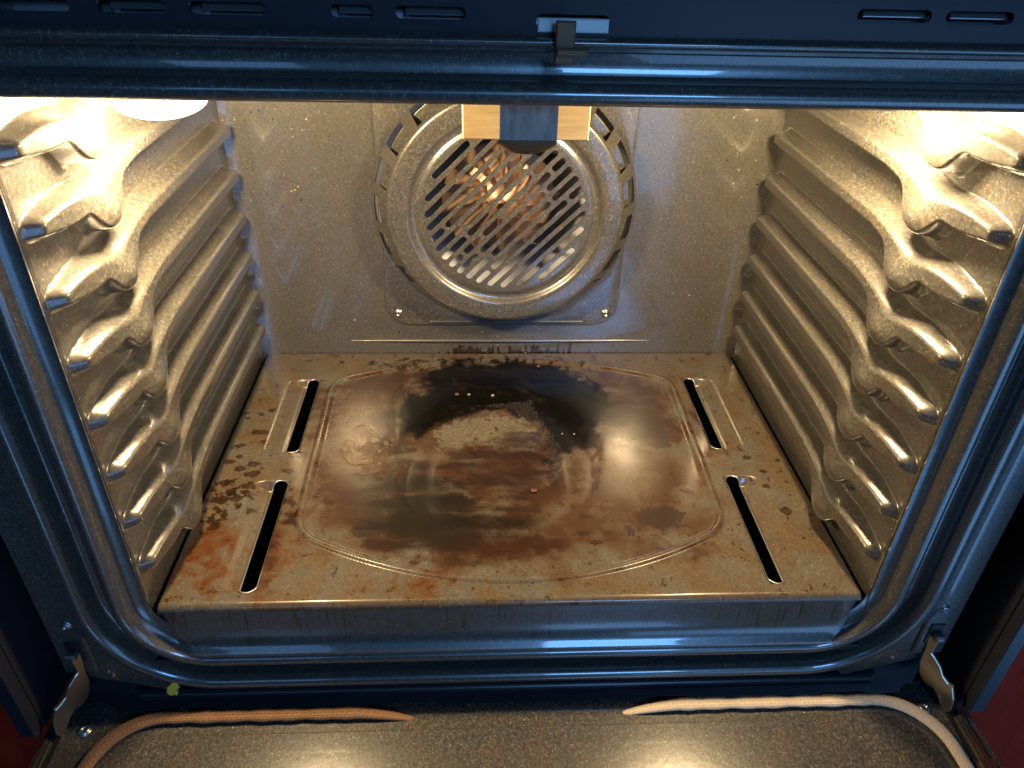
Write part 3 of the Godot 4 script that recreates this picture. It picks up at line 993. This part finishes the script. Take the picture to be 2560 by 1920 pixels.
# ------------------------------------------------------------------ door
func door(oven: Node3D) -> void:
	var d := group_node("oven_door", oven)
	var flat := Basis(Vector3(1, 0, 0), PI / 2)      # outline (x, z) with z up in the prism along -y
	var outline := PackedVector2Array([Vector2(-0.401, 0.95), Vector2(-0.399, 0.416), Vector2(-0.394, 0.4125), Vector2(-0.356, 0.4125), Vector2(-0.351, 0.4155), Vector2(-0.345, 0.4205), Vector2(-0.339, 0.4215)])
	for q in [-0.285, -0.09, 0.135, 0.30]:
		outline.append_array([Vector2(q - 0.024, 0.4215), Vector2(q - 0.017, 0.4193), Vector2(q + 0.017, 0.4193), Vector2(q + 0.024, 0.4215)])
	outline.append_array([Vector2(0.347, 0.4215), Vector2(0.354, 0.4205), Vector2(0.360, 0.4155), Vector2(0.366, 0.4125), Vector2(0.402, 0.4125), Vector2(0.407, 0.416), Vector2(0.412, 0.95)])
	var sheet := put("door_liner", prism_y(outline, -0.128, -0.110, 0.0014), M.door, d)
	# raised centre of the liner inside the gasket
	var mid := PackedVector2Array()
	for q in rounded_rect(0.338, 0.25, 0.045, 10):
		mid.append(Vector2(q.x + 0.012, q.y + 0.447 + 0.25))
	put("door_centre", prism_y(mid, -0.111, -0.1075, 0.0022), M.door, d)
	gasket(d, -1, M.gasket_brown, "burnt brown braided rope gasket")
	gasket(d, 1, M.gasket_cream, "pale cream braided rope gasket")
	for s in [-1, 1]:
		# hinge channel: dark slot with a bright rail
		put("hinge_channel", box(Vector3(0.013, 0.002, 0.075), 0.0005), M.black, d, Vector3(s * 0.390, -0.1094, 0.478))
		put("hinge_rail", box(Vector3(0.0028, 0.004, 0.062), 0.0006), M.zinc, d, Vector3(s * 0.395, -0.1080, 0.470))
		put("hinge_rail", box(Vector3(0.002, 0.003, 0.040), 0.0006), M.zinc, d, Vector3(s * 0.390, -0.1082, 0.470))
		put("rail_stop", box(Vector3(0.011, 0.005, 0.016), 0.0008), M.zinc, d, Vector3(s * 0.393, -0.1078, 0.498))
		screw(d, Vector3(s * 0.367, -0.1100, 0.440), Vector3(0, 1, 0), 0.0045, M.dark_steel)

func prism_y(outline: PackedVector2Array, y0: float, y1: float, bevel: float) -> ArrayMesh:
	# outline in (x, z): built standing, laid down so that its top faces up
	var o := PackedVector2Array()
	for q in outline:
		o.append(Vector2(q.x, -q.y))
	return prism(o, y0, y1, bevel, Basis(Vector3(1, 0, 0), Vector3(0, 0, -1), Vector3(0, 1, 0)))

func gasket(d: Node3D, s: int, m: Material, label: String) -> void:
	var path := PackedVector3Array()
	var rad := PackedFloat32Array()
	var x_in := 0.085 if s < 0 else 0.090
	var zc := 0.4325
	var xo := 0.352 if s < 0 else 0.372
	var off := 0.0
	var rc := 0.052
	var y := -0.1055
	for k in 13:                                      # tapering end that dives into the liner
		var u := k / 12.0
		path.append(Vector3(s * lerpf(x_in, x_in + 0.055, u), y - 0.007 * (1.0 - u) * (1.0 - u), zc + 0.004 * (1.0 - u)))
		rad.append(lerpf(0.0010, 0.0056, sqrt(u)))
	var x_turn := xo - rc
	for k in range(1, 60):
		path.append(Vector3(s * lerpf(x_in + 0.055, x_turn, k / 59.0), y, zc))
		rad.append(0.0056 + 0.0004 * sin(k * 0.7) + 0.0003 * sin(k * 0.31))
	for k in range(1, 25):
		var a := PI / 2 * k / 24
		path.append(Vector3(s * (x_turn + sin(a) * rc), y, zc + rc - cos(a) * rc))
		rad.append(0.0056 + 0.0006 * sin(a * 2.0))
	for k in range(1, 50):
		path.append(Vector3(s * (xo + 0.0005 * k), y, zc + rc + k * 0.008))
		rad.append(0.0056)
	var g := put("gasket", tube(path, rad, 0.62, 18, 130.0), m, d)
	g.set_meta("label", label)

func hinge_arm(oven: Node3D, s: int) -> void:
	var a := group_node("hinge_arm", oven)
	a.position = Vector3(s * 0.364, 0, 0.417)
	# a stamped plate that leaves the slot in the frame and swings outwards to the door
	var o := P("-3,-40 0,-37 5,-36 6,-40 5,-50 5,-57 8,-59 15,-65 20,-73 26,-77 30,-78 35,-90 37,-104 34,-112 30,-108 23,-97 17,-92 12,-93 6,-90 2,-84 -1,-73 -1,-61")
	var along := Vector3(s * 0.62, 0, 0.785).normalized()
	var m := prism(o, -0.0020, 0.0020, 0.0007, Basis(along, Vector3.UP, along.cross(Vector3.UP)), true)
	put("hinge_plate", m, M.zinc, a)
	put("hinge_hook", box(Vector3(0.008, 0.006, 0.008), 0.0016), M.dark_steel, a, Vector3(s * 0.002, -0.037, 0.003))

# ------------------------------------------------------------------ floor pan
const XA := 0.2192
const XB := 0.2355
func emboss(x: float, z: float) -> float:
	var zf := 0.3803 - pow(x / 0.2, 2.0) * 0.0615
	var zb := 0.0173 + pow(x / 0.2, 2.0) * 0.0455
	var side := 0.2035 + (0.0625 - z) * 0.018
	var gf := sqrt(1.0 + pow(2.0 * x / 0.04 * 0.0615, 2.0))
	var q := Vector2(absf(x) - side, maxf((z - zf), (zb - z)) / gf)
	var r := 0.018
	q += Vector2(r, r)
	return q.max(Vector2.ZERO).length() + minf(maxf(q.x, q.y), 0.0) - r

func hole_bounds(z: float, z0: float, z1: float) -> Vector2:
	# left and right edge of an opening with rounded ends
	var r := (XB - XA) / 2.0
	var e := minf(z - z0, z1 - z)
	var h := r
	if e < r:
		h = sqrt(maxf(0.0, r * r - pow(r - e, 2.0)))
	var c := (XA + XB) / 2.0
	return Vector2(c - h, c + h)

func floor_pan() -> void:
	var pan := group_node("floor_pan", self)
	tag(pan, "lift-out enamel oven floor pan with four slots, burnt black and brown in its middle", "oven pan")
	var slots := [[0.061, 0.201], [0.2455, 0.389]]
	var xs := []
	var hw := 0.2945
	var x := 0.0
	while x < XA - 0.001:
		xs.append(x)
		x += 0.0014
	xs.append_array([XA, XA + 0.0054, XA + 0.0108, XB])
	x = XB + 0.0012
	while x < hw - 0.0012:
		xs.append(x)
		x += 0.0018
	xs.append_array([hw, hw + 0.0008, hw + 0.0010, hw + 0.0010])
	var full := []
	for k in range(xs.size() - 1, 0, -1):
		full.append(-xs[k])
	full.append_array(xs)
	var zs := []
	var z := 0.002
	while z < 0.3985:
		zs.append(z)
		z += 0.0014
	for q in slots:
		for e in q:
			for w in [0.0, 0.0005, 0.0012, 0.0022, 0.0035]:
				zs.append(e + (w if e == q[0] else -w))
	zs.sort()
	# the rounded front edge
	var front := [[0.3990, 0.0], [0.4008, -0.0004], [0.4026, -0.0016], [0.4039, -0.0034], [0.4046, -0.0056]]
	var nx := full.size()
	var rows := []
	for q in zs:
		rows.append([q, 0.0])
	rows.append_array(front)
	var nz := rows.size()
	var p := PackedVector3Array()
	var uv := PackedVector2Array()
	var wob := noise(9.0, 77, 2)
	for i in nz:
		var zz: float = rows[i][0]
		var bound := Vector2(XA, XB)
		for q in slots:
			if zz >= q[0] and zz <= q[1]:
				bound = hole_bounds(zz, q[0], q[1])
		for j in nx:
			var xx: float = full[j]
			var ax := absf(xx)
			# slide the columns beside an opening to its rounded outline
			if ax > XA - 0.012 and ax < XB + 0.012:
				if ax <= XA: ax = lerpf(XA - 0.012, bound.x, (ax - XA + 0.012) / 0.012)
				elif ax >= XB: ax = lerpf(bound.y, XB + 0.012, (ax - XB) / 0.012)
				else: ax = lerpf(bound.x, bound.y, (ax - XA) / (XB - XA))
			var sx := signf(xx) * ax
			var y: float = rows[i][1]
			if i < zs.size():
				var d := emboss(sx, zz)
				var t := clampf((0.0048 - absf(d)) / 0.0026, 0.0, 1.0)
				y += 0.0020 * (t * t * (3.0 - 2.0 * t)) - (0.0006 if d < 0.0 else 0.0) * smoothstep(0.0, 0.005, -d)
				y += wob.get_noise_2d(sx, zz) * 0.00025
				# louvers: the outer side of each opening is pressed down towards it
				for q in slots:
					var c0: float = q[0] - 0.001
					var c1: float = q[1] + 0.001
					var ez := maxf(c0 + 0.010 - zz, zz - c1 + 0.010)
					if ax > XA + 0.0008 and ez < 0.012:
						var ex := (ax - XB) / 0.0215
						var rr := sqrt(pow(maxf(0.0, ex), 2.0) + pow(maxf(0.0, ez) / 0.0105, 2.0))
						var dep := clampf(1.0 - rr, 0.0, 1.0)
						y -= 0.0095 * smoothstep(0.0, 0.85, dep)
			if ax > hw: y -= [0.0, 0.001, 0.004, 0.02][clampi(int(j if xx < 0 else nx - 1 - j), 0, 3)] * 0.0 + (0.0012 if ax < hw + 0.0009 else 0.004)
			if j == 0 or j == nx - 1: y = minf(y, -0.025)
			p.append(Vector3(sx, y, zz))
			uv.append(Vector2((sx + 0.3) / PX, zz / PZ))
	var keep := PackedByteArray()
	for i in nz - 1:
		var zm: float = (rows[i][0] + rows[i + 1][0]) / 2.0
		var hole := false
		for q in slots:
			if zm > q[0] and zm < q[1]: hole = true
		for j in nx - 1:
			var xm := absf((full[j] + full[j + 1]) / 2.0)
			keep.append(0 if hole and xm > XA and xm < XB else 1)
	put("pan_top", grid(p, nz, nx, false, keep, uv), pan_material(), pan)
	# cut metal edge round each opening
	for sgn in [-1, 1]:
		for q in slots:
			var rim := PackedVector3Array()
			var c0 := (XA + XB) / 2.0
			var r0 := (XB - XA) / 2.0
			for k in 41:
				var a := PI * (k % 20) / 19.0 + (PI if k >= 20 else 0.0)
				if k == 40: a = 0.0
				var zc: float = (q[1] - r0) if a < PI or k == 40 else (q[0] + r0)
				if k == 19: zc = q[1] - r0
				var px := c0 + cos(a) * r0
				var pz := zc + sin(a) * r0
				var outer := clampf((px - c0) / r0, 0.0, 1.0)
				var inz := smoothstep(0.0, 0.012, minf(pz - q[0], q[1] - pz))
				rim.append(Vector3(sgn * px, -0.0008 - 0.0093 * outer * inz, pz))
			var rr := PackedFloat32Array()
			rr.resize(rim.size())
			rr.fill(0.00075)
			put("slot_edge", tube(rim, rr, 1.0, 8), M.dark_steel, pan)
	# front face with rounded lower corners and a flared lower edge
	var fp := PackedVector3Array()
	var steps := [[-0.0056, 0.4046], [-0.010, 0.4049], [-0.016, 0.4053], [-0.023, 0.4057], [-0.029, 0.4063], [-0.034, 0.4072], [-0.038, 0.4086], [-0.0412, 0.4105], [-0.0438, 0.4127], [-0.0458, 0.4148], [-0.0474, 0.4160], [-0.0488, 0.4158], [-0.0496, 0.4145]]
	var fuv := PackedVector2Array()
	for q in steps:
		var rr := 0.02
		var up: float = q[0] + 0.0496
		var w := hw + 0.001
		if up < rr: w -= rr - sqrt(maxf(0.0, rr * rr - (rr - up) * (rr - up)))
		for j in 61:
			var sx := lerpf(-w, w, j / 60.0)
			var edge := clampf((absf(sx) - w + 0.004) / 0.004, 0.0, 1.0)
			fp.append(Vector3(sx, q[0], q[1] - 0.004 * edge * edge))
			fuv.append(Vector2((sx + 0.3) / 0.6, -q[0] / 0.055))
	put("pan_front", grid(fp, steps.size(), 61, false, PackedByteArray(), fuv), front_material(), pan)

# ------------------------------------------------------------------ crumbs and neighbours
func crumb_mesh(r: float, sd: int, squash := 0.6) -> ArrayMesh:
	var rg := RandomNumberGenerator.new()
	rg.seed = sd
	var p := PackedVector3Array()
	var n := 9
	for i in n + 1:
		for j in 6:
			var a := TAU * (i % n) / n
			var b := PI * j / 5.0
			rg.seed = sd * 1000 + (i % n) * 10 + (j if j > 0 and j < 5 else 90 + j)
			var k := rg.randf_range(0.65, 1.15)
			if j == 0 or j == 5: k = 0.9
			p.append(Vector3(cos(a) * sin(b), -cos(b) * squash, sin(a) * sin(b)) * r * k)
	return grid(p, n + 1, 6, true, PackedByteArray(), PackedVector2Array(), true)

func crumbs() -> void:
	var f := put("food_flake", prism(P("-6,-2 -4,3 -1,4 2,6 6,5 5,1 6,-1 3,-2 3,-5 1,-7 -1,-5 -2,-6 -4,-5"), -0.0009, 0.0009, 0.0007, Basis.IDENTITY, true), M.flake, self, Vector3(-0.2945, -0.0830, 0.4200))
	f.rotation = Vector3(-0.5, 0.1, 0.25)
	tag(f, "dry yellow food flake stuck on the lower left rim of the front frame", "crumb")
	var list := [["red_crumb", 0.0229, 0.2667, 0.0030, M.red_crumb, "reddish crumb lying on the pan just in front of the burnt ring's middle"],
		["red_crumb", 0.0445, 0.0335, 0.0028, M.red_crumb, "small reddish crumb on the burnt rear edge of the pan"],
		["burnt_crumb", -0.0559, 0.0956, 0.0026, M.red_crumb, "dull reddish crumb left of two white crumbs on the black char"],
		["white_crumb", -0.0419, 0.0957, 0.0019, M.white_crumb, "white crumb beside the dull reddish crumb on the black char"],
		["white_crumb", -0.0139, 0.0982, 0.0021, M.white_crumb, "larger white crumb nearest the pan's middle on the black char"],
		["white_crumb", 0.0604, 0.1730, 0.0013, M.white_crumb, "tiny pale crumb on the char right of the bare patch, left one of a pair"],
		["white_crumb", 0.0734, 0.1739, 0.0013, M.white_crumb, "tiny pale crumb on the char right of the bare patch, right one of a pair"]]
	var sd := 20
	for q in list:
		sd += 1
		var o := put(q[0], crumb_mesh(q[3], sd), q[4], self, Vector3(q[1], q[3] * 0.35, q[2]))
		tag(o, q[5], "crumb")

func cabinets() -> void:
	for s in [-1, 1]:
		var c := put("cabinet", box(Vector3(0.5, 1.6, 0.5), 0.003), M.cabinet, self, Vector3(s * 0.666, -0.3, 0.172))
		tag(c, "dark red cabinet front %s of the open oven door" % ("left" if s < 0 else "right"), "cabinet")
